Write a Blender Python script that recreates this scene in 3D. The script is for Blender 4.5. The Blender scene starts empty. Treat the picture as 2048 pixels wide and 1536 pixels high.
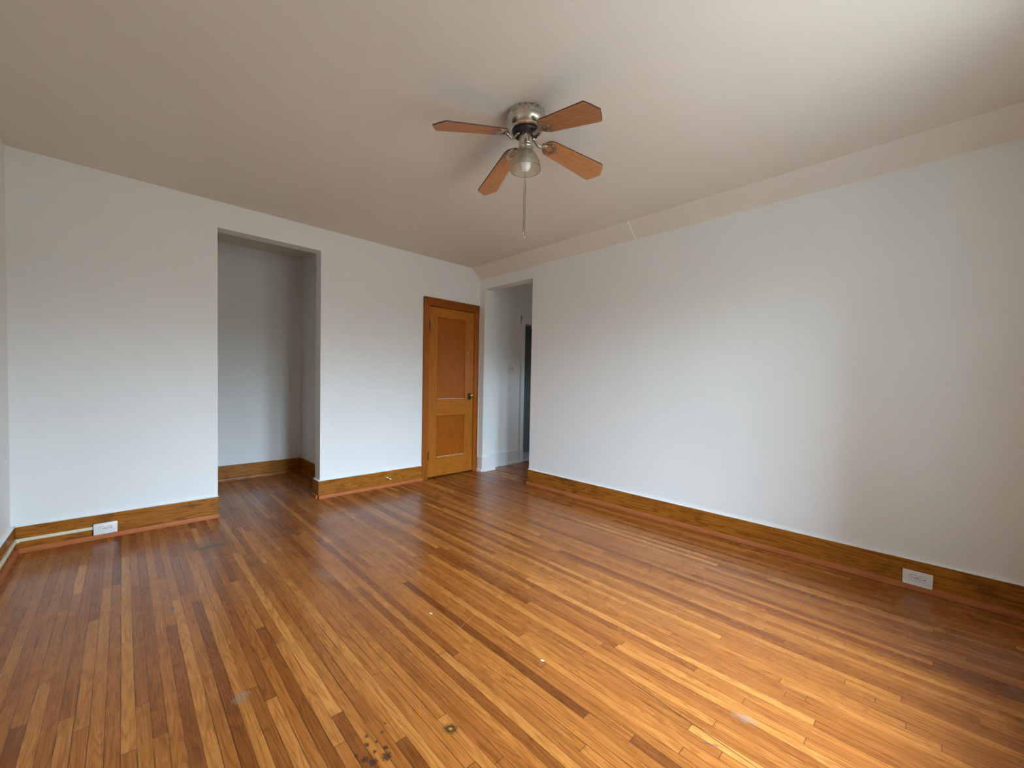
import bpy, bmesh, math, random
from mathutils import Vector, Matrix
R_ = math.radians
sc = bpy.context.scene
COL = sc.collection

# ------------------------------------------------------------------ camera
cam = bpy.data.cameras.new('camera')
co = bpy.data.objects.new('camera', cam)
COL.objects.link(co)
F_PX = 805.7
cam.sensor_fit = 'HORIZONTAL'
cam.sensor_width = 36.0
cam.lens = F_PX * 36.0 / 2048.0
cam.shift_x = 28.0 / 2048.0
cam.shift_y = 16.5 / 2048.0
cam.clip_start = 0.02
CAMZ = 1.186
yaw, pitch, roll = 0.7506, -0.0286, 0.0185
fw = Vector((math.sin(yaw)*math.cos(pitch), math.cos(yaw)*math.cos(pitch), math.sin(pitch)))
rt0 = Vector((math.cos(yaw), -math.sin(yaw), 0))
up0 = rt0.cross(fw)
rt = rt0*math.cos(roll) + up0*math.sin(roll)
up = up0*math.cos(roll) - rt0*math.sin(roll)
co.matrix_world = Matrix(((rt.x, up.x, -fw.x, 0), (rt.y, up.y, -fw.y, 0), (rt.z, up.z, -fw.z, CAMZ), (0, 0, 0, 1)))
sc.camera = co

# ------------------------------------------------------------------ room numbers
XL, XR = -0.539, 3.427          # left and right walls
YB, YW = 4.05, -0.42            # back wall, window wall (behind the camera)
H = 2.62
C1, C2 = 0.144, 0.125           # sloped cove over the right wall
AL, AR, AZ = 0.581, 1.410, 2.408   # alcove opening in the back wall
YA, XA = 5.39, 1.645            # alcove back wall and its right side
O1, O2, OZ = 3.953, 3.127, 2.363   # hall opening in the right wall (far, near, top)
XH = 3.575                      # hall side face of the right wall
YH = 4.07                       # hall wall
BB, BT = 0.1725, 0.020          # baseboard height, thickness
SH, ST = 0.034, 0.018           # shoe moulding
WIN = [(0.95, 1.53), (1.66, 2.24)]
WZ0, WZ1 = 0.50, 2.28

# ------------------------------------------------------------------ light
sc.view_settings.view_transform = 'Standard'
sc.view_settings.look = 'None'
sc.view_settings.exposure = 0.0
sc.view_settings.gamma = 1.0
sc.view_settings.use_curve_mapping = False
SKY_GAIN = 56.0
SKY_COL = (0.79, 1.04, 1.30)
GROUND_COL = (0.12, 0.13, 0.13)
SKYLINE = 0.12                  # sine of the elevation of the roofs across the street
w = bpy.data.worlds.new('overcast_sky')
sc.world = w
w.use_nodes = True
nt = w.node_tree
nt.nodes.clear()
wo = nt.nodes.new('ShaderNodeOutputWorld')
bg = nt.nodes.new('ShaderNodeBackground')
tc = nt.nodes.new('ShaderNodeTexCoord')
sep = nt.nodes.new('ShaderNodeSeparateXYZ')
mr = nt.nodes.new('ShaderNodeMapRange')
mr.inputs['From Min'].default_value = SKYLINE - 0.08
mr.inputs['From Max'].default_value = SKYLINE + 0.08
mx = nt.nodes.new('ShaderNodeMix')
mx.data_type = 'RGBA'
mx.inputs[6].default_value = (*GROUND_COL, 1)
mx.inputs[7].default_value = (*SKY_COL, 1)
nt.links.new(tc.outputs['Generated'], sep.inputs[0])
nt.links.new(sep.outputs[2], mr.inputs['Value'])
nt.links.new(mr.outputs[0], mx.inputs[0])
ov = nt.nodes.new('ShaderNodeMapRange')       # overcast sky, three times brighter overhead than at the skyline
ov.inputs['From Min'].default_value, ov.inputs['From Max'].default_value = 0.0, 1.0
ov.inputs['To Min'].default_value, ov.inputs['To Max'].default_value = 0.95, 1.05
nt.links.new(sep.outputs[2], ov.inputs['Value'])
sk = nt.nodes.new('ShaderNodeVectorMath')
sk.operation = 'SCALE'
sk.inputs[0].default_value = SKY_COL
nt.links.new(ov.outputs[0], sk.inputs['Scale'])
nt.links.new(sk.outputs[0], mx.inputs[7])
nt.links.new(mx.outputs[2], bg.inputs['Color'])
bg.inputs['Strength'].default_value = SKY_GAIN
nt.links.new(bg.outputs[0], wo.inputs[0])
PORTALS = [((a+b)/2, YW-0.25, (WZ0+WZ1)/2, b-a, WZ1-WZ0) for a, b in WIN] + [(4.55, 2.005, 1.55, 0.22, 0.40)]
for px_, py_, pz_, pw_, ph_ in PORTALS:        # portals guide the sky sampling through the window openings, added hall one included
    L = bpy.data.lights.new('window_portal', 'AREA')
    L.shape = 'RECTANGLE'
    L.size, L.size_y = pw_, ph_
    L.cycles.is_portal = True
    lo = bpy.data.objects.new('window_portal', L)
    COL.objects.link(lo)
    lo.location = (px_, py_, pz_)
    lo.rotation_euler = (R_(90), 0, 0)
sc.cycles.max_bounces = 14
sc.cycles.diffuse_bounces = 8
sc.cycles.transmission_bounces = 10
sc.cycles.transparent_max_bounces = 12
sc.cycles.sample_clamp_indirect = 8.0
sc.cycles.caustics_reflective = False
sc.cycles.use_denoising = True

# ------------------------------------------------------------------ node helpers
class NT:
    def __init__(s, name):
        s.m = bpy.data.materials.new(name)
        s.m.use_nodes = True
        s.t = s.m.node_tree
        s.t.nodes.clear()
        s.out = s.t.nodes.new('ShaderNodeOutputMaterial')
    def node(s, typ, **kw):
        n = s.t.nodes.new(typ)
        for k, v in kw.items():
            setattr(n, k, v)
        return n
    def put(s, sock, v):
        if isinstance(v, bpy.types.NodeSocket):
            s.t.links.new(v, sock)
        elif v is not None:
            if isinstance(v, (tuple, list)) and len(v) == 3 and sock.type == 'RGBA':
                v = (*v, 1)
            sock.default_value = v
    def math(s, op, a, b=0.0, c=None, clamp=False):
        n = s.node('ShaderNodeMath', operation=op, use_clamp=clamp)
        s.put(n.inputs[0], a)
        s.put(n.inputs[1], b)
        if c is not None:
            s.put(n.inputs[2], c)
        return n.outputs[0]
    def vmath(s, op, a, b=None, scale=None):
        n = s.node('ShaderNodeVectorMath', operation=op)
        s.put(n.inputs[0], a)
        if b is not None:
            s.put(n.inputs[1], b)
        if scale is not None:
            s.put(n.inputs['Scale'], scale)
        return n.outputs['Value'] if op in ('LENGTH', 'DISTANCE', 'DOT_PRODUCT') else n.outputs[0]
    def noise(s, vec, scale=1.0, detail=2.0, rough=0.5, dist=0.0):
        n = s.node('ShaderNodeTexNoise')
        s.put(n.inputs['Vector'], vec)
        s.put(n.inputs['Scale'], scale)
        s.put(n.inputs['Detail'], detail)
        s.put(n.inputs['Roughness'], rough)
        s.put(n.inputs['Distortion'], dist)
        return n.outputs[0]
    def rng(s, v, a, b, c=0.0, d=1.0, smooth=False):
        n = s.node('ShaderNodeMapRange')
        if smooth:
            n.interpolation_type = 'SMOOTHSTEP'
        s.put(n.inputs[0], v)
        for i, k in enumerate((a, b, c, d)):
            s.put(n.inputs[i+1], k)
        return n.outputs[0]
    def mix(s, f, a, b, blend='MIX'):
        n = s.node('ShaderNodeMix', data_type='RGBA', blend_type=blend)
        s.put(n.inputs[0], f)
        s.put(n.inputs[6], a)
        s.put(n.inputs[7], b)
        return n.outputs[2]
    def ramp(s, f, stops):
        n = s.node('ShaderNodeValToRGB')
        s.put(n.inputs[0], f)
        e = n.color_ramp.elements
        while len(e) < len(stops):
            e.new(0.5)
        for k, (p, c) in zip(e, stops):
            k.position = p
            k.color = (*c, 1)
        return n.outputs[0]
    def comb(s, x, y, z):
        n = s.node('ShaderNodeCombineXYZ')
        for i, v in enumerate((x, y, z)):
            s.put(n.inputs[i], v)
        return n.outputs[0]
    def sepx(s, v):
        n = s.node('ShaderNodeSeparateXYZ')
        s.put(n.inputs[0], v)
        return n.outputs
    def obj(s):
        return s.node('ShaderNodeTexCoord').outputs['Object']
    def bump(s, h, strength=0.2, dist=0.001):
        n = s.node('ShaderNodeBump')
        s.put(n.inputs['Strength'], strength)
        s.put(n.inputs['Distance'], dist)
        s.put(n.inputs['Height'], h)
        return n.outputs[0]
    def bsdf(s, color, rough=0.5, metal=0.0, spec=0.5, normal=None, **kw):
        n = s.node('ShaderNodeBsdfPrincipled')
        s.put(n.inputs['Base Color'], color)
        s.put(n.inputs['Roughness'], rough)
        s.put(n.inputs['Metallic'], metal)
        s.put(n.inputs['Specular IOR Level'], spec)
        if normal is not None:
            s.put(n.inputs['Normal'], normal)
        for k, v in kw.items():
            s.put(n.inputs[k.replace('_', ' ')], v)
        s.t.links.new(n.outputs[0], s.out.inputs[0])
        return s.m

def plain(name, color, rough=0.5, metal=0.0, spec=0.5, vary=0.06, scale=8.0):
    t = NT(name)
    n = t.noise(t.obj(), scale, 3.0)
    c = t.mix(t.rng(n, 0.3, 0.7), tuple(k*(1-vary) for k in color), tuple(min(1, k*(1+vary)) for k in color))
    return t.bsdf(c, t.rng(n, 0.2, 0.8, rough*0.9, rough*1.1), metal, spec)

def paint(name, color, rough=0.6, bump=0.25, var=0.02):
    t = NT(name)
    o = t.obj()
    big = t.noise(o, 1.1, 4.0, 0.6)
    fine = t.noise(o, 260.0, 2.0, 0.6)
    lump = t.noise(o, 14.0, 3.0, 0.55)
    c = t.mix(t.rng(big, 0.3, 0.7), tuple(k*(1-var) for k in color), tuple(k*(1+var) for k in color))
    h = t.math('ADD', t.math('MULTIPLY', fine, 0.5), t.math('MULTIPLY', lump, 1.6))
    return t.bsdf(c, rough, 0.0, 0.35, t.bump(h, bump, 0.0015))

def wood(name, dark, light, axis=0, grain=1.0, rough=0.38, blot=0.35, ring=0.5, blotcol=None, spec=0.22):
    """stained wood, grain running along local axis 0/1/2"""
    t = NT(name)
    x, y, z = t.sepx(t.obj())
    a = [x, y, z]
    along = a.pop(axis)
    across = t.math('ADD', a[0], t.math('MULTIPLY', a[1], 1.0))
    diff = t.math('SUBTRACT', a[0], a[1])
    p1 = t.comb(t.math('MULTIPLY', along, 1.6*grain), t.math('MULTIPLY', across, 15*grain), t.math('MULTIPLY', diff, 15*grain))
    n1 = t.noise(p1, 1.0, 2.0, 0.5, 0.3)
    lines = t.math('ABSOLUTE', t.math('SUBTRACT', t.math('FRACT', t.math('MULTIPLY', n1, 9.0)), 0.5))
    lines = t.rng(lines, 0.02, 0.32, smooth=True)
    p2 = t.comb(t.math('MULTIPLY', along, 7*grain), t.math('MULTIPLY', across, 330*grain), t.math('MULTIPLY', diff, 330*grain))
    n2 = t.noise(p2, 1.0, 3.0, 0.6)
    f = t.math('ADD', t.math('MULTIPLY', t.rng(n2, 0.3, 0.7), 1-ring), t.math('MULTIPLY', lines, ring))
    c = t.mix(f, dark, light)
    b = t.noise(t.obj(), 5.0, 4.0, 0.6)
    bc = blotcol or tuple(k*0.45 for k in dark)
    c = t.mix(t.math('MULTIPLY', t.rng(b, 0.52, 0.75, smooth=True), blot), c, bc)
    return t.bsdf(c, t.rng(b, 0.3, 0.7, rough*0.85, rough*1.2), 0.0, spec, t.bump(n2, 0.12, 0.0006))

# ------------------------------------------------------------------ mesh helpers
class MB:
    def __init__(s):
        s.bm = bmesh.new()
    def box(s, x0, x1, y0, y1, z0, z1, bev=0.0, seg=1):
        b = bmesh.new()
        bmesh.ops.create_cube(b, size=1.0)
        for v in b.verts:
            v.co = Vector((x0+(v.co.x+.5)*(x1-x0), y0+(v.co.y+.5)*(y1-y0), z0+(v.co.z+.5)*(z1-z0)))
        if bev:
            bmesh.ops.bevel(b, geom=b.edges[:], offset=bev, segments=seg, affect='EDGES', profile=0.5)
        s.add(b)
        return s
    def add(s, b, mat=None):
        if mat is not None:
            b.transform(mat)
        me = bpy.data.meshes.new('tmp')
        b.to_mesh(me)
        s.bm.from_mesh(me)
        bpy.data.meshes.remove(me)
        b.free()
    def lathe(s, prof, n=48, mat=None, close=False, ribs=0, amp=0.0):
        b = bmesh.new()
        rings = []
        for (r, z) in prof:
            ring = []
            for k in range(n):
                a = 2*math.pi*k/n
                rr = r
                if ribs:
                    rr = r + amp*math.cos(ribs*a)
                ring.append(b.verts.new((rr*math.cos(a), rr*math.sin(a), z)))
            rings.append(ring)
        m = len(rings)
        for i in range(m if close else m-1):
            A, B = rings[i], rings[(i+1) % m]
            for k in range(n):
                b.faces.new((A[k], A[(k+1) % n], B[(k+1) % n], B[k]))
        if not close:
            for ring, rev in ((rings[0], True), (rings[-1], False)):
                b.faces.new(list(reversed(ring)) if rev else ring)
        bmesh.ops.recalc_face_normals(b, faces=b.faces[:])
        s.add(b, mat)
        return s
    def prism(s, poly, h0, h1, axis=2, bev=0.0):
        """extrude a 2D polygon along an axis (2: xy->z, 1: xz->y, 0: yz->x)"""
        b = bmesh.new()
        def P(u, v, h):
            return {2: (u, v, h), 1: (u, h, v), 0: (h, u, v)}[axis]
        lo = [b.verts.new(P(u, v, h0)) for u, v in poly]
        hi = [b.verts.new(P(u, v, h1)) for u, v in poly]
        n = len(poly)
        b.faces.new(lo)
        b.faces.new(list(reversed(hi)))
        for k in range(n):
            b.faces.new((lo[k], lo[(k+1) % n], hi[(k+1) % n], hi[k]))
        bmesh.ops.recalc_face_normals(b, faces=b.faces[:])
        if bev:
            bmesh.ops.bevel(b, geom=b.edges[:], offset=bev, segments=1, affect='EDGES')
        s.add(b)
        return s
    def ring(s, outer, inner, h0, h1):
        """frame between two polygons with the same vertex count, extruded in z"""
        b = bmesh.new()
        n = len(outer)
        V = [[b.verts.new((u, v, h)) for u, v in p] for p in (outer, inner) for h in (h0, h1)]
        o0, o1, i0, i1 = V
        for k in range(n):
            j = (k+1) % n
            for q in ((o0[k], o0[j], o1[j], o1[k]), (i0[k], i1[k], i1[j], i0[j]), (o1[k], o1[j], i1[j], i1[k]), (o0[k], i0[k], i0[j], o0[j])):
                b.faces.new(q)
        bmesh.ops.recalc_face_normals(b, faces=b.faces[:])
        s.add(b)
        return s
    def tube(s, pts, rad, n=10, flat=1.0):
        b = bmesh.new()
        pts = [Vector(p) for p in pts]
        rings = []
        for i, p in enumerate(pts):
            t = (pts[min(i+1, len(pts)-1)] - pts[max(i-1, 0)]).normalized()
            side = t.cross(Vector((0, 0, 1)))
            if side.length < 1e-3:
                side = Vector((1, 0, 0))
            side.normalize()
            nn = side.cross(t).normalized()
            r = rad[i] if isinstance(rad, (list, tuple)) else rad
            rings.append([b.verts.new(p + side*(r*math.cos(2*math.pi*k/n)) + nn*(r*flat*math.sin(2*math.pi*k/n))) for k in range(n)])
        for A, B in zip(rings, rings[1:]):
            for k in range(n):
                b.faces.new((A[k], A[(k+1) % n], B[(k+1) % n], B[k]))
        b.faces.new(rings[0])
        b.faces.new(rings[-1])
        bmesh.ops.recalc_face_normals(b, faces=b.faces[:])
        s.add(b)
        return s
    def sphere(s, c, r, sx=1, sy=1, sz=1, n=16):
        b = bmesh.new()
        bmesh.ops.create_uvsphere(b, u_segments=n, v_segments=max(6, n//2), radius=r)
        for v in b.verts:
            v.co = Vector((c[0]+v.co.x*sx, c[1]+v.co.y*sy, c[2]+v.co.z*sz))
        s.add(b)
        return s
    def build(s, name, mat, parent=None, smooth=None, **props):
        me = bpy.data.meshes.new(name)
        s.bm.to_mesh(me)
        s.bm.free()
        me.materials.append(mat)
        o = bpy.data.objects.new(name, me)
        COL.objects.link(o)
        if parent is not None:
            o.parent = parent
        if smooth is not None:
            for p in me.polygons:
                p.use_smooth = True
            me.set_sharp_from_angle(angle=R_(smooth))
        for k, v in props.items():
            o[k] = v
        return o

def thing(name, label, cat, loc=(0, 0, 0), rz=0.0, group=None, kind=None):
    o = bpy.data.objects.new(name, None)
    COL.objects.link(o)
    o.location = loc
    o.rotation_euler = (0, 0, rz)
    o.empty_display_size = 0.1
    tag(o, label, cat, group, kind)
    return o

def tag(o, label, cat, group=None, kind=None):
    o['label'] = label
    o['category'] = cat
    if group:
        o['group'] = group
    if kind:
        o['kind'] = kind
    return o

def setting(o, label, cat):
    return tag(o, label, cat, None, 'structure')

def wall_boxes(mb, a0, a1, z0, z1, t0, t1, holes, axis):
    """solid wall spanning a0..a1 along an axis, t0..t1 in thickness, with rectangular holes (a,b,zlo,zhi)"""
    A = sorted({a0, a1, *[h[0] for h in holes], *[h[1] for h in holes]})
    for lo, hi in zip(A, A[1:]):
        m = (lo+hi)/2
        cuts = sorted([(h[2], h[3]) for h in holes if h[0] < m < h[1]])
        z = z0
        spans = []
        for c0, c1 in cuts:
            if c0 > z:
                spans.append((z, c0))
            z = c1
        if z < z1:
            spans.append((z, z1))
        for s0, s1 in spans:
            if axis == 'x':
                mb.box(lo, hi, t0, t1, s0, s1)
            else:
                mb.box(t0, t1, lo, hi, s0, s1)
    return mb

# ------------------------------------------------------------------ materials
M = {}
M['wall'] = paint('wall_paint', (0.815, 0.83, 0.80), 0.55, 0.22)
M['ceiling'] = paint('ceiling_paint', (0.755, 0.705, 0.62), 0.7, 0.30)
M['white_trim'] = paint('white_gloss_trim_paint', (0.80, 0.80, 0.79), 0.4, 0.12)
M['base_x'] = wood('baseboard_stain_x', (0.150, 0.046, 0.005), (0.43, 0.155, 0.017), 0, 0.9, 0.35, 0.7)
M['base_y'] = wood('baseboard_stain_y', (0.140, 0.042, 0.005), (0.40, 0.140, 0.015), 1, 0.9, 0.35, 0.7)
M['shoe_x'] = wood('shoe_moulding_x', (0.33, 0.088, 0.022), (0.50, 0.150, 0.042), 0, 1.0, 0.5, 0.3, 0.3, (0.22, 0.11, 0.06))
M['shoe_y'] = wood('shoe_moulding_y', (0.30, 0.082, 0.022), (0.45, 0.138, 0.040), 1, 1.0, 0.5, 0.3, 0.3, (0.20, 0.10, 0.055))
M['stile'] = wood('door_stile_wood', (0.31, 0.092, 0.010), (0.46, 0.155, 0.017), 2, 0.7, 0.33, 0.22, 0.35)
M['rail'] = wood('door_rail_wood', (0.31, 0.092, 0.010), (0.47, 0.158, 0.017), 0, 0.7, 0.33, 0.22, 0.35)
M['panel'] = wood('door_panel_ply', (0.25, 0.063, 0.004), (0.39, 0.104, 0.007), 2, 0.8, 0.36, 0.25, 0.3)
M['casing'] = wood('door_casing_wood', (0.25, 0.065, 0.007), (0.38, 0.110, 0.011), 2, 0.7, 0.34, 0.3, 0.35)
M['casing_h'] = wood('door_head_casing_wood', (0.20, 0.050, 0.006), (0.31, 0.083, 0.009), 0, 0.7, 0.34, 0.3, 0.35)
M['blade'] = wood('fan_blade_laminate', (0.35, 0.140, 0.050), (0.50, 0.225, 0.088), 0, 1.3, 0.38, 0.0, 0.6)
M['blade_edge'] = plain('fan_blade_dark_edge', (0.05, 0.025, 0.015), 0.5)
M['nickel'] = plain('brushed_nickel', (0.60, 0.555, 0.49), 0.27, 1.0)
M['pewter'] = plain('pewter_bracket', (0.40, 0.36, 0.31), 0.36, 1.0)
M['chain'] = plain('dull_chain', (0.22, 0.19, 0.16), 0.4, 0.8)
M['black'] = plain('black_flywheel', (0.012, 0.012, 0.012), 0.45)
M['screw'] = plain('bright_screw', (0.75, 0.72, 0.66), 0.2, 1.0)
M['bulb'] = plain('frosted_bulb', (0.86, 0.83, 0.80), 0.25, 0, 0.5, 0.01)
M['brass'] = plain('aged_brass', (0.52, 0.36, 0.13), 0.28, 1.0, 0.5, 0.2, 30)
M['hinge'] = plain('dark_hinge_bronze', (0.045, 0.030, 0.018), 0.45, 0.6)
M['plate'] = plain('white_plastic_plate', (0.80, 0.79, 0.76), 0.32)
M['slot'] = plain('outlet_slot_dark', (0.02, 0.018, 0.015), 0.6)
M['cream'] = plain('cream_raceway_plastic', (0.72, 0.68, 0.50), 0.4)
M['caulk'] = paint('white_caulk', (0.84, 0.85, 0.86), 0.5, 0.2)
M['dust'] = plain('pale_dust_line', (0.50, 0.42, 0.33), 0.8)
M['stop_white'] = plain('white_rubber_tip', (0.85, 0.84, 0.82), 0.4)
M['teal_door'] = plain('dull_green_grey_paint', (0.20, 0.23, 0.22), 0.45)
M['tile'] = plain('pale_bathroom_tile', (0.70, 0.71, 0.70), 0.3)
M['marble'] = plain('pale_threshold', (0.72, 0.72, 0.70), 0.35)
M['win_white'] = plain('white_window_paint', (0.80, 0.80, 0.78), 0.4)
M['dark_crack'] = plain('dark_gap', (0.03, 0.02, 0.015), 0.9)

t = NT('ribbed_clear_glass')
g1 = t.node('ShaderNodeBsdfGlass')
g1.inputs['Color'].default_value = (0.93, 0.95, 0.90, 1)
g1.inputs['Roughness'].default_value = 0.04
g1.inputs['IOR'].default_value = 1.45
g2 = t.node('ShaderNodeBsdfTransparent')
g2.inputs['Color'].default_value = (0.90, 0.91, 0.86, 1)
mxs = t.node('ShaderNodeMixShader')
mxs.inputs[0].default_value = 0.45
t.t.links.new(g1.outputs[0], mxs.inputs[1])
t.t.links.new(g2.outputs[0], mxs.inputs[2])
t.t.links.new(mxs.outputs[0], t.out.inputs[0])
M['glass'] = t.m

t = NT('window_glass')
g2 = t.node('ShaderNodeBsdfTransparent')
g1 = t.node('ShaderNodeBsdfGlossy')
g1.inputs['Roughness'].default_value = 0.02
mxs = t.node('ShaderNodeMixShader')
mxs.inputs[0].default_value = 0.06
t.t.links.new(g2.outputs[0], mxs.inputs[1])
t.t.links.new(g1.outputs[0], mxs.inputs[2])
t.t.links.new(mxs.outputs[0], t.out.inputs[0])
M['pane'] = t.m

# floor: narrow oak strips; each strip is a face with its own tone and grain offset
def floor_material():
    t = NT('worn_oak_strip_floor')
    uvn = t.node('ShaderNodeUVMap', uv_map='UVMap')
    u, v, _ = t.sepx(uvn.outputs[0])                 # metres along / across the strip
    at = t.node('ShaderNodeAttribute', attribute_name='tone')
    tone = at.outputs['Fac']
    ao = t.node('ShaderNodeAttribute', attribute_name='seed')
    sd = ao.outputs['Fac']
    al = t.node('ShaderNodeAttribute', attribute_name='length')
    ln = al.outputs['Fac']
    aw = t.node('ShaderNodeAttribute', attribute_name='width')
    wd = aw.outputs['Fac']
    off = t.math('MULTIPLY', sd, 97.0)
    uu = t.math('ADD', u, off)
    # flame grain: contours of a stretched noise field
    n1 = t.noise(t.comb(t.math('MULTIPLY', uu, 1.9), t.math('MULTIPLY', t.math('ADD', v, off), 21.0), off), 1.0, 1.5, 0.45, 0.25)
    fr = t.math('FRACT', t.math('MULTIPLY', n1, t.math('ADD', 7.0, t.math('MULTIPLY', sd, 7.0))))
    ring = t.rng(t.math('ABSOLUTE', t.math('SUBTRACT', fr, 0.5)), 0.0, 0.34, smooth=True)
    # pores
    n2 = t.noise(t.comb(t.math('MULTIPLY', uu, 9.0), t.math('MULTIPLY', v, 420.0), off), 1.0, 3.0, 0.65)
    n3 = t.noise(t.comb(t.math('MULTIPLY', uu, 2.4), t.math('MULTIPLY', v, 110.0), off), 1.0, 2.0, 0.5)
    base = t.ramp(tone, [(0.0, (0.140, 0.038, 0.0075)), (0.3, (0.255, 0.077, 0.0145)), (0.65, (0.375, 0.130, 0.025)), (1.0, (0.53, 0.215, 0.050))])
    f = t.math('ADD', t.math('MULTIPLY', t.rng(n2, 0.32, 0.60), 0.40), t.math('MULTIPLY', ring, 0.35))
    f = t.math('ADD', f, t.math('MULTIPLY', t.rng(n3, 0.3, 0.7), 0.25))
    c = t.mix(f, t.mix(1.0, base, (0.50, 0.40, 0.30), 'MULTIPLY'), t.mix(1.0, base, (1.14, 1.12, 1.08), 'MULTIPLY'))
    o = t.obj()
    px, py, pz = t.sepx(o)
    # dingy wear, blotches
    b1 = t.noise(o, 1.7, 5.0, 0.62)
    c = t.mix(t.math('MULTIPLY', t.rng(b1, 0.50, 0.72, smooth=True), 0.30), c, t.mix(1.0, c, (0.72, 0.66, 0.58), 'MULTIPLY'))
    b2 = t.noise(t.comb(t.math('MULTIPLY', px, 26.0), t.math('MULTIPLY', py, 5.0), 3.0), 1.0, 4.0, 0.7)
    c = t.mix(t.math('MULTIPLY', t.rng(b2, 0.64, 0.74, smooth=True), 0.35), c, (0.16, 0.10, 0.055))
    # seams: dark uneven gaps along the sides and at the ends
    ev = t.math('MINIMUM', v, t.math('SUBTRACT', wd, v))
    eu = t.math('MINIMUM', u, t.math('SUBTRACT', ln, u))
    sn = t.noise(t.comb(t.math('MULTIPLY', uu, 2.3), off, 0.0), 1.0, 3.0, 0.6)
    wv = t.rng(sn, 0.36, 0.66, 0.0006, 0.0021)
    s1 = t.math('SUBTRACT', 1.0, t.rng(ev, t.math('MULTIPLY', wv, 0.45), wv, smooth=True))
    s2 = t.math('SUBTRACT', 1.0, t.rng(eu, 0.0008, 0.0018, smooth=True))
    seam = t.math('MAXIMUM', t.math('MULTIPLY', s1, t.rng(sn, 0.34, 0.60, 0.45, 0.95)), t.math('MULTIPLY', s2, 0.75))
    c = t.mix(seam, c, (0.045, 0.022, 0.010))
    # individual marks
    wob = t.noise(o, 55.0, 3.0, 0.7)
    wob2 = t.noise(o, 160.0, 3.0, 0.7)
    def spot(c, x, y, rx, ry, rot, col, strength, rough=0.5, wb=None):
        dx = t.math('SUBTRACT', px, x)
        dy = t.math('SUBTRACT', py, y)
        ca, sa = math.cos(rot), math.sin(rot)
        a = t.math('DIVIDE', t.math('ADD', t.math('MULTIPLY', dx, ca), t.math('MULTIPLY', dy, sa)), rx)
        b = t.math('DIVIDE', t.math('SUBTRACT', t.math('MULTIPLY', dy, ca), t.math('MULTIPLY', dx, sa)), ry)
        d = t.math('SQRT', t.math('ADD', t.math('MULTIPLY', a, a), t.math('MULTIPLY', b, b)))
        d = t.math('ADD', d, t.math('MULTIPLY', t.math('SUBTRACT', wb or wob, 0.5), rough*4))
        m = t.math('SUBTRACT', 1.0, t.rng(d, 0.55, 1.15, smooth=True))
        return t.mix(t.math('MULTIPLY', m, strength), c, col)
    DK = (0.035, 0.018, 0.012)
    GR = (0.26, 0.24, 0.21)
    c = spot(c, 0.437, 3.362, 0.115, 0.026, -0.06, (0.035, 0.014, 0.012), 0.95, 0.15)
    c = spot(c, 0.430, 3.43, 0.16, 0.13, 0.0, (0.13, 0.07, 0.035), 0.40, 0.6)
    c = spot(c, 0.177, 2.586, 0.011, 0.022, 0.2, (0.10, 0.11, 0.11), 0.85, 0.5)
    c = spot(c, 0.809, 1.073, 0.021, 0.026, 0.6, (0.055, 0.026, 0.006), 0.92, 0.55, wob2)
    c = spot(c, 0.809, 1.073, 0.006, 0.008, 0.3, (0.42, 0.22, 0.05), 0.8, 0.3, wob2)
    for (x, y, r) in ((0.585, 1.235, .0065), (0.572, 1.205, .008), (0.600, 1.195, .005), (0.545, 1.16, .011), (0.560, 1.135, .013), (0.600, 1.125, .016), (0.612, 1.155, .008), (0.53, 1.19, .007), (0.63, 1.215, .005), (0.655, 1.24, .004), (0.58, 1.165, .006)):
        c = spot(c, x, y, r, r*1.1, 0.3, DK, 0.85, 0.6, wob2)
    c = spot(c, 0.311, 1.698, 0.034, 0.028, 0.9, (0.22, 0.17, 0.12), 0.5, 0.9)
    c = spot(c, 1.615, 0.41, 0.020, 0.040, 0.2, (0.24, 0.19, 0.14), 0.45, 0.8)
    c = spot(c, 0.90, 2.42, 0.05, 0.11, 0.2, (0.32, 0.20, 0.12), 0.3, 0.8)
    c = spot(c, 1.412, 0.455, 0.034, 0.0016, -1.05, (0.04, 0.03, 0.12), 0.8, 0.12)
    c = spot(c, 2.194, 0.351, 0.020, 0.003, -0.75, (0.06, 0.02, 0.02), 0.9, 0.1)
    c = spot(c, 1.138, 1.688, 0.0045, 0.012, 0.1, (0.72, 0.74, 0.76), 0.9, 0.3, wob2)
    c = spot(c, 1.300, 1.086, 0.0055, 0.009, 0.5, (0.80, 0.80, 0.78), 0.95, 0.3, wob2)
    c = spot(c, 1.25, 1.52, 0.12, 0.0012, 0.3, (0.55, 0.40, 0.24), 0.4, 0.1)
    c = spot(c, 1.455, 0.58, 0.0022, 0.36, -0.085, (0.03, 0.015, 0.010), 0.9, 0.1)
    # sparse flecks of white paint and small dark dings
    vo = t.node('ShaderNodeTexVoronoi')
    t.put(vo.inputs['Vector'], o)
    t.put(vo.inputs['Scale'], 7.0)
    r0, r1, r2 = t.sepx(vo.outputs['Color'])
    fleck = t.math('MULTIPLY', t.math('LESS_THAN', t.math('ADD', vo.outputs['Distance'], t.math('MULTIPLY', wob2, 0.02)), t.rng(r1, 0.0, 1.0, 0.012, 0.030)), t.math('GREATER_THAN', r0, 0.62))
    c = t.mix(t.math('MULTIPLY', fleck, 0.85), c, (0.72, 0.68, 0.60))
    vo2 = t.node('ShaderNodeTexVoronoi')
    t.put(vo2.inputs['Vector'], t.vmath('ADD', o, (5.3, 2.7, 0.0)))
    t.put(vo2.inputs['Scale'], 4.0)
    q0, q1, q2 = t.sepx(vo2.outputs['Color'])
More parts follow.
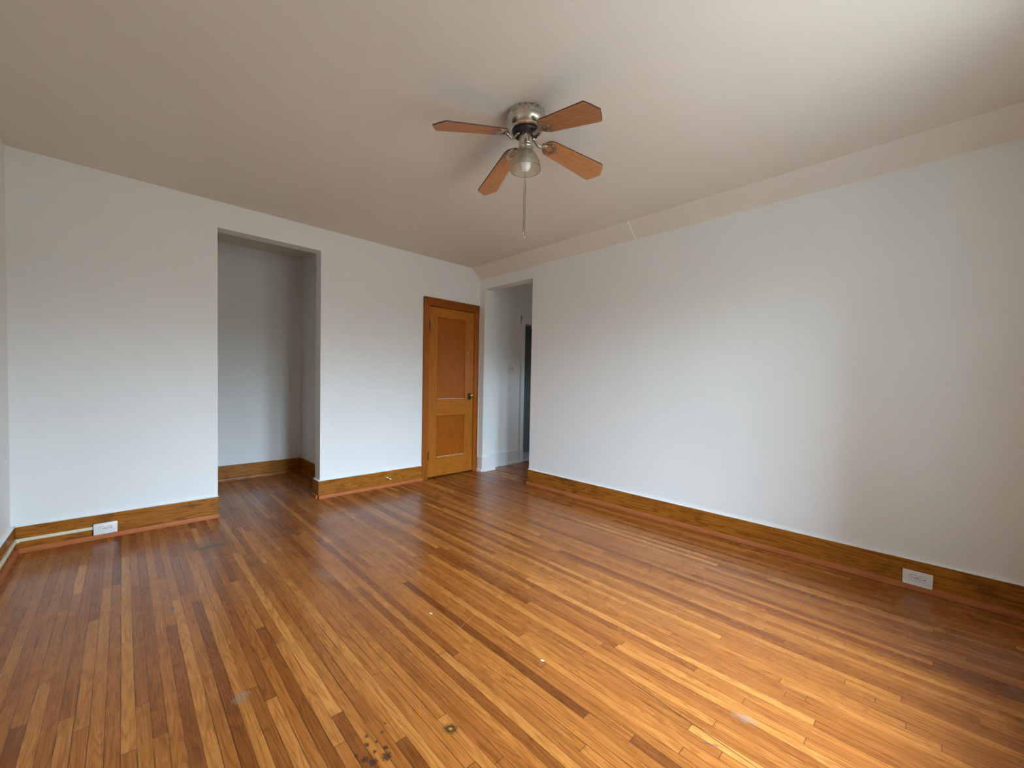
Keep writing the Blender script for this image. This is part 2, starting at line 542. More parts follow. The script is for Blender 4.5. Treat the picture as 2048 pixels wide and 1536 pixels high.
    ding = t.math('MULTIPLY', t.math('LESS_THAN', t.math('ADD', vo2.outputs['Distance'], t.math('MULTIPLY', wob2, 0.03)), t.rng(q1, 0.0, 1.0, 0.016, 0.040)), t.math('GREATER_THAN', q0, 0.6))
    c = t.mix(t.math('MULTIPLY', ding, 0.6), c, (0.06, 0.04, 0.025))
    rough = t.rng(b1, 0.35, 0.70, 0.16, 0.34)
    rough = t.math('ADD', rough, t.math('MULTIPLY', t.rng(n2, 0.3, 0.7), 0.05))
    h = t.math('SUBTRACT', t.math('MULTIPLY', n2, 0.12), seam)
    wav = t.noise(t.comb(t.math('MULTIPLY', px, 30.0), t.math('MULTIPLY', py, 2.5), sd), 1.0, 2.0)
    h = t.math('ADD', h, t.math('MULTIPLY', wav, 0.5))
    return t.bsdf(c, rough, 0.0, 0.30, t.bump(h, 0.18, 0.0009))
M['floor'] = floor_material()

# ------------------------------------------------------------------ the setting
random.seed(11)
def build_floor():
    x0, x1, y0, y1 = XL-0.05, 5.35, YW-0.36, YA+0.05
    wdt = 0.0385
    verts, faces, uvs, tone, seed, length, width = [], [], [], [], [], [], []
    def strip(xa, xb, ya, yb, tn, sd):
        i = len(verts)
        verts.extend([(xa, ya, 0), (xb, ya, 0), (xb, yb, 0), (xa, yb, 0)])
        faces.append((i, i+1, i+2, i+3))
        L, W = yb-ya, xb-xa
        uvs.extend([(0, 0), (0, W), (L, W), (L, 0)])
        tone.append(tn); seed.append(sd); length.append(L); width.append(W)
    cols = int((x1-x0)/wdt)+1
    special = {int((1.215-x0)/wdt): [(0.797, 2.05, 0.06)], int((0.955-x0)/wdt): [(0.55, 2.178, 0.24)]}
    for k in range(cols):
        xa = x0+k*wdt
        xb = xa+wdt
        y = y0 - random.uniform(0, 1.2)
        sp = list(special.get(k, []))
        while y < y1:
            L = random.choice((random.uniform(0.35, 0.9), random.uniform(0.8, 1.9), random.uniform(1.2, 2.4)))
            yb = y+L
            tn = min(1, max(0, random.gauss(0.58, 0.17)))
            if random.random() < 0.07:
                tn = random.uniform(0.15, 0.33)
            if sp:
                a, b, st = sp[0]
                if y < a < yb+0.3:
                    yb = a
                elif abs(y-a) < 1e-6:
                    yb = b
                    tn = st
                    sp.pop(0)
            ya_, yb_ = max(y, y0), min(yb, y1)
            if yb_ > ya_:
                strip(xa, xb, ya_, yb_, tn, random.random())
            y = yb
    n = len(verts)
    me = bpy.data.meshes.new('floor')
    me.from_pydata(verts, [], faces)
    uvl = me.uv_layers.new(name='UVMap')
    for i, c in enumerate(uvs):
        uvl.data[i].uv = c
    for nm, vals in (('tone', tone), ('seed', seed), ('length', length), ('width', width)):
        a = me.attributes.new(nm, 'FLOAT', 'FACE')
        a.data.foreach_set('value', vals)
    me.materials.append(M['floor'])
    o = bpy.data.objects.new('floor', me)
    COL.objects.link(o)
    return setting(o, 'worn honey oak strip floor running from the windows to the back wall', 'floor')
build_floor()

m = MB().box(XL-0.1, XR-C1, YW-0.36, YB+0.02, H, H+0.1)
m.box(XR-C1, XR+0.15, YW-0.36, YB+0.02, H, H+0.1)
setting(m.build('ceiling', M['ceiling']), 'plain beige painted ceiling carrying the four-bladed fan', 'ceiling')
# sloped cove between ceiling and right wall, with a hairline joint
m = MB().prism([(XR-C1, H), (XR+0.01, H), (XR+0.01, H-C2-0.0087), (XR, H-C2)], YW, YB, axis=1)
setting(m.build('trim_1', M['ceiling']), 'sloped beige cove between the ceiling and the long right wall', 'cove')
sl = math.hypot(C1, C2)
nx, nz = -C2/sl, -C1/sl
m = MB()
b = bmesh.new()
ys = 1.876
pts = []
for s_, yy in ((0.0, ys), (1.0, ys-0.004)):
    bx, bz = XR-C1+C1*s_, H-C2*s_
    for q in (0.0005, 0.0025):
        for d in (-0.010+0.003*s_, 0.009-0.001*s_):
            pts.append(b.verts.new((bx+nx*q, yy+d, bz+nz*q)))
bmesh.ops.convex_hull(b, input=b.verts[:])
m.add(b)
setting(m.build('trim_2', M['caulk']), 'thin white joint line crossing the sloped cove', 'joint strip')

m = wall_boxes(MB(), XL-0.12, XR+0.0, 0, H, YB, YB+0.135, [(AL, AR, 0, AZ), (2.64, 3.335, 0, 2.062)], 'x')
setting(m.build('wall_back', M['wall']), 'white back wall with the open alcove and the brown closet door', 'wall')
m = wall_boxes(MB(), YW-0.36, YB+0.135, 0, H, XR, XH, [(O2, O1, 0, OZ)], 'y')
setting(m.build('wall_right', M['wall']), 'long white right wall with the hall opening at its far end', 'wall')
m = MB().box(XL-0.12, XL, YW-0.36, YB, 0, H)
setting(m.build('wall_left', M['wall']), 'white left wall seen as a sliver at the picture edge', 'wall')
m = wall_boxes(MB(), XL, XR, 0, H, YW-0.36, YW, [(a, b, WZ0, WZ1) for a, b in WIN], 'x')
setting(m.build('wall_front', M['wall']), 'white wall with two windows behind the viewer', 'wall')
# alcove
m = MB().box(XL-0.1, XA+0.1, YA, YA+0.1, 0, 2.68)
m.box(XA, XA+0.1, YB+0.135, YA, 0, 2.68)
m.box(-0.35, -0.25, YB+0.135, YA, 0, 2.68)
setting(m.build('wall_alcove', M['wall']), 'white walls inside the dim alcove behind the opening', 'wall')
m = MB().box(-0.35, XA+0.1, YB+0.0, YA+0.1, 2.66, 2.74)
setting(m.build('ceiling_alcove', M['ceiling']), 'dim ceiling of the alcove', 'ceiling')
# hall
m = wall_boxes(MB(), XH, 5.30, 0, 2.6, YH, YH+0.12, [(4.30, 5.02, 0, 2.04)], 'x')
setting(m.build('wall_hall', M['wall']), 'white hall wall seen through the opening beside the closet door', 'wall')
m = MB().box(5.25, 5.33, 2.0, YH, 0, 2.6)
wall_boxes(m, XH, 5.33, 0, 2.6, 1.92, 2.0, [(4.44, 4.66, 1.35, 1.75)], 'x')  # hole for the added hall window
setting(m.build('wall_hall_end', M['wall']), 'end walls of the hall', 'wall')
m = MB().box(XH, 5.33, 1.92, YH+0.12, 2.6, 2.68)
setting(m.build('ceiling_hall', M['ceiling']), 'hall ceiling', 'ceiling')
# room beyond the hall
m = MB().box(4.05, 4.13, YH+0.12, 5.7, 0, 2.5).box(5.25, 5.33, YH+0.12, 5.7, 0, 2.5).box(4.05, 5.33, 5.7, 5.78, 0, 2.5)
setting(m.build('wall_bathroom', M['wall']), 'walls of the dark room beyond the hall doorway', 'wall')
m = MB().box(4.05, 5.33, YH+0.12, 5.78, 2.5, 2.56)
setting(m.build('ceiling_bathroom', M['ceiling']), 'ceiling of the dark room beyond the hall doorway', 'ceiling')
m = MB().box(4.13, 5.25, YH+0.10, 5.7, 0.001, 0.012)
setting(m.build('floor_bathroom', M['tile']), 'pale floor of the room beyond the hall doorway', 'floor')

# windows behind the camera
for i, (a, b) in enumerate(WIN):
    y0, y1 = YW-0.31, YW-0.25
    r = thing('window_%d' % (i+1), ['white sash window nearest the left wall', 'white sash window nearest the right wall'][i], 'window', ((a+b)/2, YW-0.30, WZ0), kind='structure')
    hw, hh = (b-a)/2, WZ1-WZ0
    m = MB()
    for x0, x1, z0, z1 in ((-hw, -hw+.05, 0, hh), (hw-.05, hw, 0, hh), (-hw+.05, hw-.05, 0, .07), (-hw+.05, hw-.05, hh-.05, hh), (-hw+.05, hw-.05, hh*.5-.025, hh*.5+.025)):
        m.box(x0, x1, -0.03, 0.03, z0, z1)
    m.build('sash_frame', M['win_white'], r)
    MB().box(-hw+.05, hw-.05, -0.002, 0.002, .07, hh-.05).build('pane', M['pane'], r)
    m = MB()
    m.box(-hw-.05, hw+.05, .302, .345, -.025, .0, .004)
    m.build('sill', M['win_white'], r)

r = thing('window_3', 'small unseen window added at the hall end to brighten the hall', 'window', (4.55, 1.96, 1.35), kind='structure')  # window added out of view to let sky light into the hall
m = MB().box(-.11, -.09, -.02, .02, 0, .40).box(.09, .11, -.02, .02, 0, .40).box(-.09, .09, -.02, .02, 0, .02).box(-.09, .09, -.02, .02, .38, .40)
m.build('sash_frame', M['win_white'], r)
MB().box(-.09, .09, -.002, .002, .02, .38).build('pane', M['pane'], r)

# ------------------------------------------------------------------ baseboards with shoe moulding
def jag(poly_pts):
    return poly_pts
def board_run(name, label, segs, mat_b, mat_s, white=False, caulk=True, hb=BB, top_chips=0):
    """segs: list of (kind, a0, a1, face, sign) with kind 'x' (runs along x, face = y of wall, sign = into the room) or 'y'"""
    m, s, c = MB(), MB(), MB()
    for kind, a0, a1, f, sg in segs:
        t0, t1 = sorted((f, f+sg*BT))
        u0, u1 = sorted((f+sg*BT, f+sg*(BT+ST)))
        if kind == 'x':
            m.box(a0, a1, t0, t1, 0, hb, 0.002)
        else:
            m.box(t0, t1, a0, a1, 0, hb, 0.002)
        # shoe: quarter-round-ish profile
        g = f+sg*BT
        prof = [(g, 0), (g+sg*ST, 0), (g+sg*ST, SH*0.72), (g+sg*ST*0.80, SH*0.93), (g+sg*ST*0.45, SH), (g, SH)]
        s.prism(prof, a0, a1, axis=1 if False else (0 if kind == 'x' else 1)) if kind == 'x' else s.prism(prof, a0, a1, axis=1)
        if caulk:
            n = max(2, int((a1-a0)/0.05))
            b = bmesh.new()
            prev = None
            for k in range(n+1):
                a = a0+(a1-a0)*k/n
                d = 0.0028 + 0.0022*random.random()
                row = []
                for (q, z) in ((f, hb+d*1.4), (f+sg*(BT*0.55+0.004*random.random()), hb+d*0.8), (f+sg*(BT-0.002*random.random()), hb-0.0005), (f, hb-0.0005)):
                    row.append(b.verts.new((a, q, z) if kind == 'x' else (q, a, z)))
                if prev:
                    for j in range(4):
                        b.faces.new((prev[j], prev[(j+1) % 4], row[(j+1) % 4], row[j]))
                else:
                    b.faces.new(row)
                prev = row
            b.faces.new(prev)
            bmesh.ops.recalc_face_normals(b, faces=b.faces[:])
            c.add(b)
    o = m.build(name, mat_b)
    setting(o, label, 'baseboard')
    s.build('shoe_moulding', mat_s, o, 40, label='white shoe moulding' if white else 'orange-brown shoe moulding')
    if caulk:
        c.build('caulk_bead', M['caulk'], o, label='white caulk line')
    return o

E_ = BT+ST
board_run('baseboard_back', 'stained wood baseboard left of the alcove opening', [('x', XL+BT, AL+0.004, YB, -1)], M['base_x'], M['shoe_x'])
o = board_run('baseboard_back.001', 'stained wood baseboard between the alcove and the closet door', [('x', AR-BT, 2.566, YB, -1), ('y', YB, YB+0.135, AR, -1)], M['base_x'], M['shoe_x'])
board_run('baseboard_right', 'stained wood baseboard along the long right wall', [('y', YW, O2+0.004, XR, -1)], M['base_y'], M['shoe_y'])
board_run('baseboard_left', 'stained wood baseboard along the left wall', [('y', YW, YB-BT, XL, 1)], M['base_y'], M['shoe_y'])
board_run('baseboard_alcove', 'dark stained baseboard at the back of the alcove', [('x', -0.25, XA, YA, -1), ('y', YB+0.15, YA-BT, XA, -1)], M['base_x'], M['base_x'], caulk=False)
board_run('baseboard_hall', 'white painted baseboard along the hall wall', [('x', XH+0.10, 4.22, YH, -1)], M['white_trim'], M['white_trim'], white=True, caulk=False, hb=0.187)
board_run('baseboard_jamb', 'white painted baseboard block on the jamb of the hall opening', [('x', XR-0.005, XH+0.055, O1, -1), ('y', O1-BT, YB-0.022, XR, -1)], M['white_trim'], M['white_trim'], white=True, caulk=False, hb=0.187)
# closet behind the closed door
m = MB().box(2.45, 2.53, YB+0.135, YB+0.8, 0, 2.5).box(3.36, 3.44, YB+0.135, YB+0.8, 0, 2.5).box(2.45, 3.44, YB+0.8, YB+0.88, 0, 2.5).box(2.45, 3.44, YB+0.135, YB+0.88, 2.5, 2.56)
setting(m.build('wall_closet', M['wall']), 'closet walls behind the brown panel door', 'wall')

# ------------------------------------------------------------------ closet door
d1 = thing('door_1', 'narrow brown two-panel closet door with brass knob in the back wall', 'door', (2.566, YB, 0), kind='structure')
W_, HD = 3.401-2.566, 2.150                 # outer casing size
SX0, SX1, SZ0, SZ1 = 0.084, 0.762, 0.016, 2.050   # slab, local x
def casing_leg(x0, x1, outer_left):
    m = MB()
    m.box(x0, x1, -0.020, 0.0, 0, HD-0.002, 0.002)
    if outer_left:
        m.box(x0, x0+0.020, -0.030, -0.019, 0, HD-0.001, 0.004)
        m.box(x1-0.014, x1+0.004, -0.014, 0.13, 0, SZ1+0.012, 0.002)
    else:
        m.box(x1-0.020, x1, -0.030, -0.019, 0, HD-0.001, 0.004)
        m.box(x0-0.004, x0+0.014, -0.014, 0.13, 0, SZ1+0.012, 0.002)
    return m
casing_leg(0.0, 0.078, True).build('casing_leg', M['casing'], d1)
casing_leg(W_-0.067, W_, False).build('casing_leg', M['casing'], d1)
m = MB().box(0.0, W_, -0.0205, 0.0, SZ1+0.010, HD, 0.002)
m.box(0.0, W_, -0.031, -0.019, HD-0.020, HD+0.002, 0.004)
m.box(0.078, W_-0.067, -0.014, 0.13, SZ1+0.006, SZ1+0.022, 0.002)
m.build('casing_head', M['casing_h'], d1)
# slab: stiles and rails, recessed panels with a bevelled moulding
slab = None
yS, yT = -0.006, 0.030
PX0, PX1 = 0.205, 0.627
U0, U1, L0, L1 = 0.948, 1.938, 0.242, 0.748
m = MB().box(SX0, PX0, yS, yT, SZ0, SZ1, 0.0015).box(PX1, SX1, yS, yT, SZ0, SZ1, 0.0015)
slab = m.build('door_slab', M['stile'], d1)
m = MB().box(PX0, PX1, yS+.0003, yT, SZ0, L0).box(PX0, PX1, yS+.0003, yT, L1, U0).box(PX0, PX1, yS+.0003, yT, U1, SZ1)
m.build('rail', M['rail'], slab)
for z0, z1 in ((U0, U1), (L0, L1)):
    MB().box(PX0, PX1, yS+0.013, yT-0.008, z0, z1).build('panel', M['panel'], slab, label='redder recessed plywood panel')
    m = MB()
    k = 0.009
    for poly, a0, a1, ax in (([(yS+.0005, z0), (yS+.013, z0), (yS+.013, z0+k)], PX0, PX1, 0), ([(yS+.0005, z1), (yS+.013, z1), (yS+.013, z1-k)], PX0, PX1, 0)):
        m.prism(poly, a0, a1, axis=ax)
    for xx, sg in ((PX0, 1), (PX1, -1)):
        m.prism([(xx, yS+.0005), (xx, yS+.013), (xx+sg*k, yS+.013)], z0, z1, axis=2)
    m.build('panel_moulding', M['casing'], slab)
    MB().box(PX0+.004, PX1-.004, yS+.003, yS+.0125, z0+.001, z0+.0085, .001).build('dust_line', M['dust'], slab, label='pale dusty line along the panel bottom')
for z in (1.822, 0.279):
    m = MB()
    for k in range(3):
        m.lathe([(0.0, -.016), (.0075, -.016), (.0075, .016), (0.0, .016)], 12, Matrix.Translation((SX0-0.003, -0.018, z+(k-1)*0.0335)))
    m.sphere((SX0-0.003, -0.018, z+.053), .0055, n=10).sphere((SX0-0.003, -0.018, z-.053), .0055, n=10)
    m.box(SX0-0.001, SX0+0.006, -0.014, -0.004, z-.05, z+.05)
    m.build('hinge', M['hinge'], d1, 40)
KX, KZ = 0.700, 0.989
m = MB().box(KX-.024, KX+.024, yS-.0045, yS+.0005, KZ-.055, KZ+.030, .003, 2)
esc = m.build('escutcheon', M['hinge'], d1, label='dark backplate')
m = MB().lathe([(.0, .0), (.013, .0), (.012, .006), (.0085, .010), (.0085, .026), (.015, .032), (.0235, .040), (.026, .048), (.0245, .056), (.018, .062), (.008, .0645), (.0, .065)], 28, Matrix.Translation((KX, yS-.004, KZ)) @ Matrix.Rotation(R_(90), 4, 'X'))
m.build('knob', M['brass'], d1, 50, label='round brass knob')
m = MB().lathe([(.0, 0), (.004, 0), (.004, .003), (0, .003)], 10, Matrix.Translation((KX, yS-.0045, KZ-.036)) @ Matrix.Rotation(R_(90), 4, 'X'))
m.build('keyhole', M['slot'], d1)
m = MB()
for k in range(9):
    x_, z_ = 0.668+random.uniform(-.035, .035), 1.537+random.uniform(-.012, .012)
    m.box(x_, x_+random.uniform(.006, .02), yS-.0004, yS+.0002, z_, z_+random.uniform(.001, .004))
m.build('paint_scuff', M['dust'], slab, label='pale scraped mark')

# hall doorway trim and the half-seen inner door
d2 = thing('door_2', 'white cased doorway to a dark room at the end of the hall view', 'doorway', (4.223, YH, 0), kind='structure')
m = MB()
m.box(0.0, 0.078, -0.022, 0.0, 0, 2.13, .003).box(0.0, 0.014, -0.030, -0.02, 0, 2.13, .003)
m.box(0.065, 0.080, -0.012, 0.13, 0, 2.04, .002)
m.build('casing_leg', M['white_trim'], d2)
m = MB().box(0.797, 0.875, -0.022, 0.0, 0, 2.13, .003).box(0.78, 0.797, -0.012, 0.13, 0, 2.04, .002)
m.build('casing_leg', M['white_trim'], d2)
m = MB().box(0.0, 0.875, -0.0225, 0.0, 2.045, 2.13, .003).box(0.0, 0.875, -0.030, -0.02, 2.118, 2.132, .003).box(0.08, 0.78, -0.012, 0.13, 2.03, 2.045)
m.build('casing_head', M['white_trim'], d2)
m = MB().box(0.080, 0.78, -0.005, 0.13, 0.0005, 0.016, .003)
m.build('threshold', M['marble'], d2, label='pale threshold')
d3 = thing('door_3', 'dull green-grey door standing in the dark room beyond the hall', 'door', (4.52, YH+0.48, 0.0), kind='structure')
m = MB().box(0.0, 0.70, 0, 0.035, 0.0125, 2.055, .003)
m.build('door_slab', M['teal_door'], d3)

# ------------------------------------------------------------------ outlets, switch, raceway, door stop
def outlet(name, label, loc, rz, box_depth):
    r = thing(name, label, 'outlet', loc, rz, group='duplex outlets on the baseboards')
    # local: x along the wall, -y out of the wall, z up
    if box_depth:
        MB().box(-.058, .058, -box_depth, 0, -.036, .036, .002).build('back_box', M['plate'], r)
    m = MB().box(-.062, .062, -box_depth-.006, -box_depth, -.0395, .0395, .0025, 2)
    pl = m.build('cover_plate', M['plate'], r, 40)
    for s_ in (-1, 1):
        cx = s_*.0195
        poly = []
        for k in range(24):
            a = 2*math.pi*k/24
            poly.append((cx+min(.0145, max(-.0145, .0172*math.cos(a))), .0172*math.sin(a)))
        m = MB().ring([(cx+(u-cx)*1.07, v*1.07) for u, v in poly], poly, 0, 0.0006)
        m.bm.transform(Matrix.Translation((0, -box_depth-.0063, 0)) @ Matrix.Rotation(R_(90), 4, 'X'))
        m.build('receptacle_rim', M['slot'], r)
        m = MB().prism(poly, 0, .0022, axis=2)
        m.bm.transform(Matrix.Translation((0, -box_depth-.006, 0)) @ Matrix.Rotation(R_(90), 4, 'X'))
        rc = m.build('receptacle', M['plate'], r)
        yq = -box_depth-.0084
        m = MB().box(cx-.0085, cx+.0005, yq-.0002, yq+.001, .0042, .0062).box(cx-.0075, cx-.0005, yq-.0002, yq+.001, -.0062, -.0042)
        m.lathe([(0, 0), (.0028, 0), (.0028, .0012), (0, .0012)], 12, Matrix.Translation((cx+.0075, yq+.001, 0)) @ Matrix.Rotation(R_(90), 4, 'X'))
        m.build('slots', M['slot'], rc)
    m = MB().lathe([(0, 0), (.0032, 0), (.0030, .0012), (0, .0014)], 12, Matrix.Translation((0, -box_depth-.006, 0)) @ Matrix.Rotation(R_(90), 4, 'X'))
    m.build('screw', M['screw'], r)
    return r
outlet('wall_outlet', 'white duplex outlet at the end of the cream raceway on the back baseboard', (-0.0945, YB-BT, 0.0755), 0, .022)
outlet('wall_outlet', 'white duplex outlet set in the baseboard of the long right wall', (XR-BT, 0.014, 0.0745), R_(-90), .004)
m = MB()
b_ = []
for k in range(14):
    yy = -0.044+0.107*k/13
    m.box(XR-BT-ST-.001, XR-BT, yy, yy+.0095, SH-.001, SH+.0012+.0015*random.random(), .0004)
setting(m.build('trim_3', M['caulk']), 'ragged white filler strip under the right wall outlet', 'filler strip')

sw = thing('light_switch', 'white double toggle switch plate on the hall wall', 'light switch', (4.036, YH, 1.356))
MB().box(-.060, .060, -.006, 0, -.060, .060, .0025, 2).build('cover_plate', M['plate'], sw, 40)
for s_ in (-1, 1):
    MB().box(s_*.023-.0055, s_*.023+.0055, -.0068, -.0055, -.013, .013).build('toggle_slot', M['slot'], sw)
    m = MB()
    b = bmesh.new()
    for (x_, y_, z_) in ((-.0045, 0, -.008), (.0045, 0, -.008), (-.0045, 0, .006), (.0045, 0, .006), (-.0038, -.012, .004), (.0038, -.012, .004), (-.0038, -.012, .011), (.0038, -.012, .011)):
        b.verts.new((s_*.023+x_, -.0062+y_, z_))
    bmesh.ops.convex_hull(b, input=b.verts[:])
    m.add(b)
    m.build('toggle', M['plate'], sw)

rw = thing('cable_raceway', 'cream surface raceway running round the left corner to the outlet', 'raceway', (XL+BT, YB-BT, 0.084))
prof = [(0, -.0105), (-.009, -.0105), (-.012, -.007), (-.012, .007), (-.009, .0105), (0, .0105)]
m = MB().prism(prof, 0.012, (-0.0945-.0585)-(XL+BT), axis=0)
m.build('channel', M['cream'], rw)
m = MB().prism([(-u, v) for u, v in prof], YW-YB+BT+0.01, -0.012, axis=1)
m.build('channel', M['cream'], rw)
MB().box(0, .022, -.022, 0, -.0125, .0125, .003, 2).build('corner_elbow', M['cream'], rw)

ds = thing('door_stop', 'small white-tipped door stop on the baseboard left of the closet door', 'door stop', (2.123, YB-BT, 0.098))
rx = Matrix.Rotation(R_(90), 4, 'X')
MB().lathe([(0, 0), (.011, 0), (.0105, .003), (.006, .006), (0, .006)], 20, rx).build('base_flange', M['screw'], ds, 40)
MB().lathe([(0, .005), (.0042, .005), (.0042, .058), (0, .058)], 14, rx).build('rod', M['plate'], ds, 40)
MB().lathe([(0, .055), (.0075, .055), (.0082, .058), (.0082, .069), (.006, .072), (0, .072)], 16, rx).build('rubber_tip', M['stop_white'], ds, 40)

# ------------------------------------------------------------------ ceiling fan
FX, FY = 1.600, 1.533
fan = thing('ceiling_fan', 'brushed nickel ceiling fan with four brown wooden blades and a glass shade', 'ceiling fan', (FX, FY, H))
def zf(z):
    return z-H
m = MB().lathe([(0.0, zf(2.6195)), (.103, zf(2.6195)), (.104, zf(2.612)), (.1045, zf(2.594)), (.1015, zf(2.591)), (.1015, zf(2.589)), (.1065, zf(2.586)), (.1085, zf(2.577)), (.107, zf(2.565)), (.101, zf(2.553)), (.092, zf(2.543)), (.088, zf(2.540)), (.087, zf(2.533)), (.080, zf(2.529)), (.074, zf(2.531)), (0.0, zf(2.531))], 72)
hs = m.build('motor_housing', M['nickel'], fan, 35)
for a in (205, 222, 240, 258):
    c_, s_ = math.cos(R_(a)), math.sin(R_(a))
    MB().sphere((.104*c_, .104*s_, zf(2.611)), .0035, n=8).build('housing_screw', M['slot'], hs, 60)
m = MB().lathe([(0, zf(2.531)), (.071, zf(2.531)), (.0725, zf(2.524)), (.068, zf(2.516)), (.052, zf(2.513)), (0, zf(2.513))], 56)
m.build('flywheel', M['black'], fan, 35)
m = MB().lathe([(0, zf(2.514)), (.0355, zf(2.514)), (.0362, zf(2.505)), (.0362, zf(2.462)), (.0335, zf(2.459)), (.0335, zf(2.456)), (0, zf(2.456))], 40)
nk = m.build('switch_housing', M['nickel'], fan, 35)
m = MB()
ct = math.atan2(-FY, -FX)
m.sphere((.0362*math.cos(ct), .0362*math.sin(ct), zf(2.497)), .0055, n=12)
m.build('screw', M['screw'], nk, 60)
m = MB().lathe([(0, zf(2.456)), (.036, zf(2.456)), (.0385, zf(2.452)), (.0385, zf(2.446)), (.036, zf(2.443)), (.039, zf(2.440)), (.039, zf(2.430)), (.037, zf(2.428)), (0, zf(2.428))], 40)
gal = m.build('shade_gallery', M['nickel'], fan, 35)
for a in (40, 160, 280):
    m = MB()
    c_, s_ = math.cos(R_(a)), math.sin(R_(a))
    m.tube([(.036*c_, .036*s_, zf(2.435)), (.050*c_, .050*s_, zf(2.435))], .002, 8)
    m.sphere((.052*c_, .052*s_, zf(2.435)), .0035, n=8)
    m.build('thumb_screw', M['nickel'], gal, 50)
# ribbed bell shade (double walled shell)
outp = [(.0365, 2.437), (.040, 2.428), (.049, 2.415), (.060, 2.400), (.069, 2.384), (.0755, 2.368), (.0800, 2.352), (.0825, 2.342), (.0850, 2.337), (.0855, 2.331), (.0840, 2.328)]
inp = [(.0810, 2.329), (.0800, 2.336), (.0785, 2.345), (.0765, 2.354), (.0722, 2.369), (.0658, 2.385), (.057, 2.400), (.046, 2.415), (.0372, 2.428), (.0338, 2.437)]
b = bmesh.new()
n = 288
rings = []
for (r_, z_) in outp + inp:
    amp = .0009 if 2.342 < z_ < 2.43 else 0.0
    if (r_, z_) in inp:
        amp = -amp*0.4
    rings.append([b.verts.new(((r_+amp*math.cos(72*2*math.pi*k/n))*math.cos(2*math.pi*k/n), (r_+amp*math.cos(72*2*math.pi*k/n))*math.sin(2*math.pi*k/n), zf(z_))) for k in range(n)])
for i in range(len(rings)):
    A, B = rings[i], rings[(i+1) % len(rings)]
    for k in range(n):
        b.faces.new((A[k], A[(k+1) % n], B[(k+1) % n], B[k]))
bmesh.ops.recalc_face_normals(b, faces=b.faces[:])
m = MB()
m.add(b)
m.build('lamp_shade', M['glass'], fan, 60, label='clear ribbed glass bell shade')
m = MB().lathe([(0, zf(2.430)), (.0135, zf(2.430)), (.0135, zf(2.405)), (.016, zf(2.395)), (.024, zf(2.380)), (.029, zf(2.365)), (.030, zf(2.352)), (.028, zf(2.340)), (.022, zf(2.329)), (.012, zf(2.3225)), (0.0, zf(2.321))], 32)
m.build('light_bulb', M['bulb'], fan, 50, label='white frosted bulb')
# pull chains, hanging on the viewer's side of the shade
for da, zb, rr in ((-0.045, 1.967, .0885), (0.045, 1.947, .0895)):
    c_, s_ = math.cos(ct+da), math.sin(ct+da)
    m = MB().tube([(.036*c_, .036*s_, zf(2.470)), (.058*c_, .058*s_, zf(2.462)), (.078*c_, .078*s_, zf(2.435)), (rr*c_, rr*s_, zf(2.38)), (rr*c_, rr*s_, zf(2.20)), (rr*c_, rr*s_, zf(zb))], .0016, 6)
    ch = m.build('pull_chain', M['chain'], fan)
    m = MB().lathe([(0, .0), (.0018, .0), (.0028, -.005), (.0024, -.014), (0, -.016)], 10, Matrix.Translation((rr*c_, rr*s_, zf(zb))))
    m.build('pull_fob', M['nickel'], ch, 50)
# blades
R0, RT = 0.118, 0.530
def blade_outline():
    h0, h1 = .050, .0690        # half widths at root and tip
    pts = []
    for k in range(9):          # rounded root
        a = math.pi/2 + math.pi*k/8
        pts.append((R0+.045+.045*math.cos(a), h0*math.sin(a)*(0.86+0.14*abs(math.sin(a)))))
    lo = [(R0+.10, -h0-.003), (RT-.052, -h1), (RT-.046, -h1+.0008), (RT-.041, -h1+.004), (RT-.022, -.038), (RT-.014, -.024), (RT-.009, -.013), (RT-.004, -.007), (RT-.001, -.003)]
    hi = [(x, -y) for x, y in reversed(lo)]
    pts = pts + lo + [(RT, 0)] + hi
    return pts
bo = blade_outline()
mb = MB().prism(bo, -.0022, .0032, axis=2)
me_blade = None
inner = [(x*1.0, y) for x, y in bo]
def scale_out(poly, d):
    cx, cy = (R0+RT)/2, 0
    return [(cx+(x-cx)*(1+d/.178), y*(1+d/.062)) for x, y in poly]
def rot_pts(p):
    return p
DATA = [(163.84, 0.0077), (74.44, -0.0119), (-14.97, 0.0283), (-96.94, -0.0241)]
ZB = 2.403
PITCH = -12.0
src = None
def rounded(poly, k=4, f=0.35):
    out = []
    n_ = len(poly)
    for i in range(n_):
        p0, p1, p2 = Vector(poly[i-1]), Vector(poly[i]), Vector(poly[(i+1) % n_])
        a, c = p1.lerp(p0, f), p1.lerp(p2, f)
        for j in range(k+1):
            t_ = j/k
            out.append(tuple((a*(1-t_)**2 + p1*2*t_*(1-t_) + c*t_**2)))
    return out
ZR = -0.004
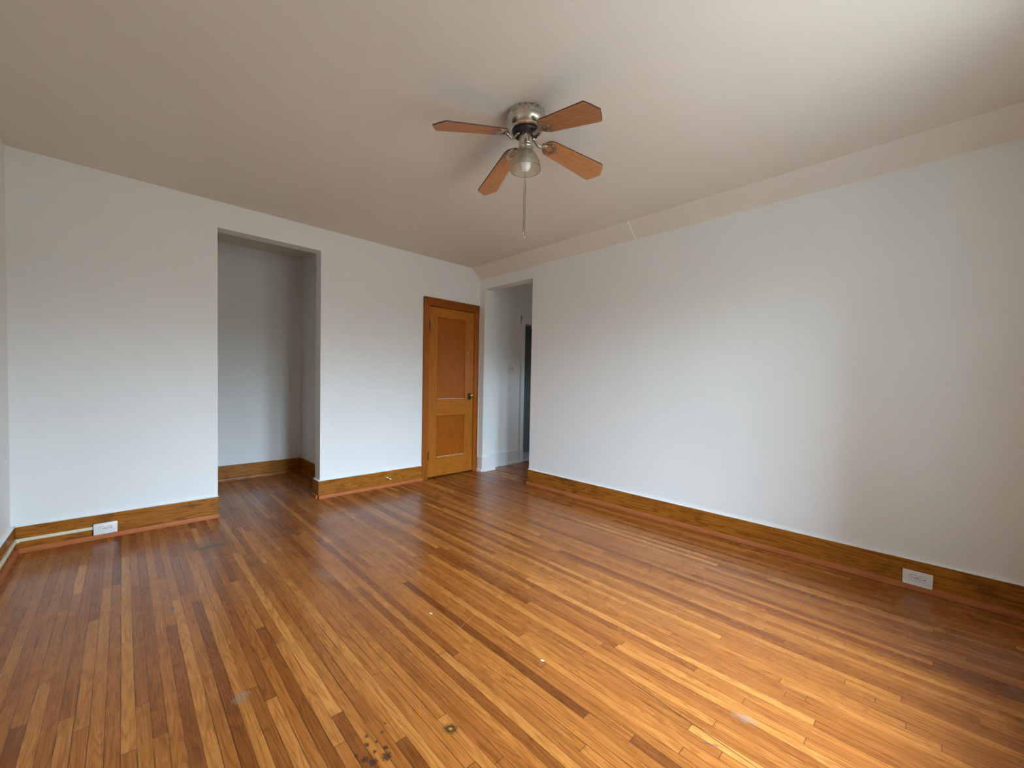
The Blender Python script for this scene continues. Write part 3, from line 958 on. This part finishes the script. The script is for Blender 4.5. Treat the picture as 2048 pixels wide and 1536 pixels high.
for i, (ang, dz) in enumerate(DATA):
    slope = (ZB+dz-2.487)/(0.528-0.155)
    droop = math.atan(slope)
    mtx = Matrix.Translation((0, 0, zf(2.487-0.155*slope))) @ Matrix.Rotation(R_(ang), 4, 'Z') @ Matrix.Rotation(-droop, 4, 'Y') @ Matrix.Rotation(R_(PITCH), 4, 'X')
    if src is None:
        bl = MB().prism(bo, -.0022, .0030, axis=2).build('blade', M['blade'], fan)
        ed = MB().ring(scale_out(bo, .0012), scale_out(bo, -.0002), -.0018, .0034)
        eo = ed.build('dark_edge', M['blade_edge'], bl)
        top = MB().prism(scale_out(bo, .0005), .0030, .0036, axis=2).build('dark_top_face', M['blade_edge'], bl)
        # bracket: open rounded lozenge under the blade, S-shaped arm to the flywheel
        outer = rounded([(.108, -.012), (.136, -.036), (.170, -.037), (.200, -.010), (.200, .010), (.170, .037), (.136, .036), (.108, .012)], 3, .2)
        inn = rounded([(.132, -.006), (.143, -.020), (.164, -.020), (.183, -.004), (.183, .004), (.164, .020), (.143, .020), (.132, .006)], 3, .2)
        ir = MB().ring(outer, inn, -.0065, -.0022)
        ir.tube([(.045, 0, .000), (.058, 0, -.003), (.070, 0, -.016), (.082, 0, -.027), (.096, 0, -.026), (.110, 0, -.014), (.124, 0, -.0055), (.134, 0, -.0045)], [.011, .0105, .0095, .0088, .0088, .0098, .0115, .012], 12, 0.62)
        irn = ir.build('blade_bracket', M['pewter'], bl, 40)
        scr = []
        for (x_, y_) in ((.160, -.030), (.160, .030), (.188, 0)):
            scr.append(MB().sphere((x_, y_, -.0068), .0036, 1, 1, .5, 10).build('bracket_screw', M['screw'], irn, 60))
        for s_ in scr:                     # screws sit on the blade's bracket level, one level deep only
            s_.parent = bl
        src = bl
        bl.matrix_local = mtx
        kids = [eo, top, irn] + scr
    else:
        c_ = src.copy()
        COL.objects.link(c_)
        c_.parent = fan
        c_.matrix_local = mtx
        for kd in kids:
            q = kd.copy()
            COL.objects.link(q)
            q.parent = c_
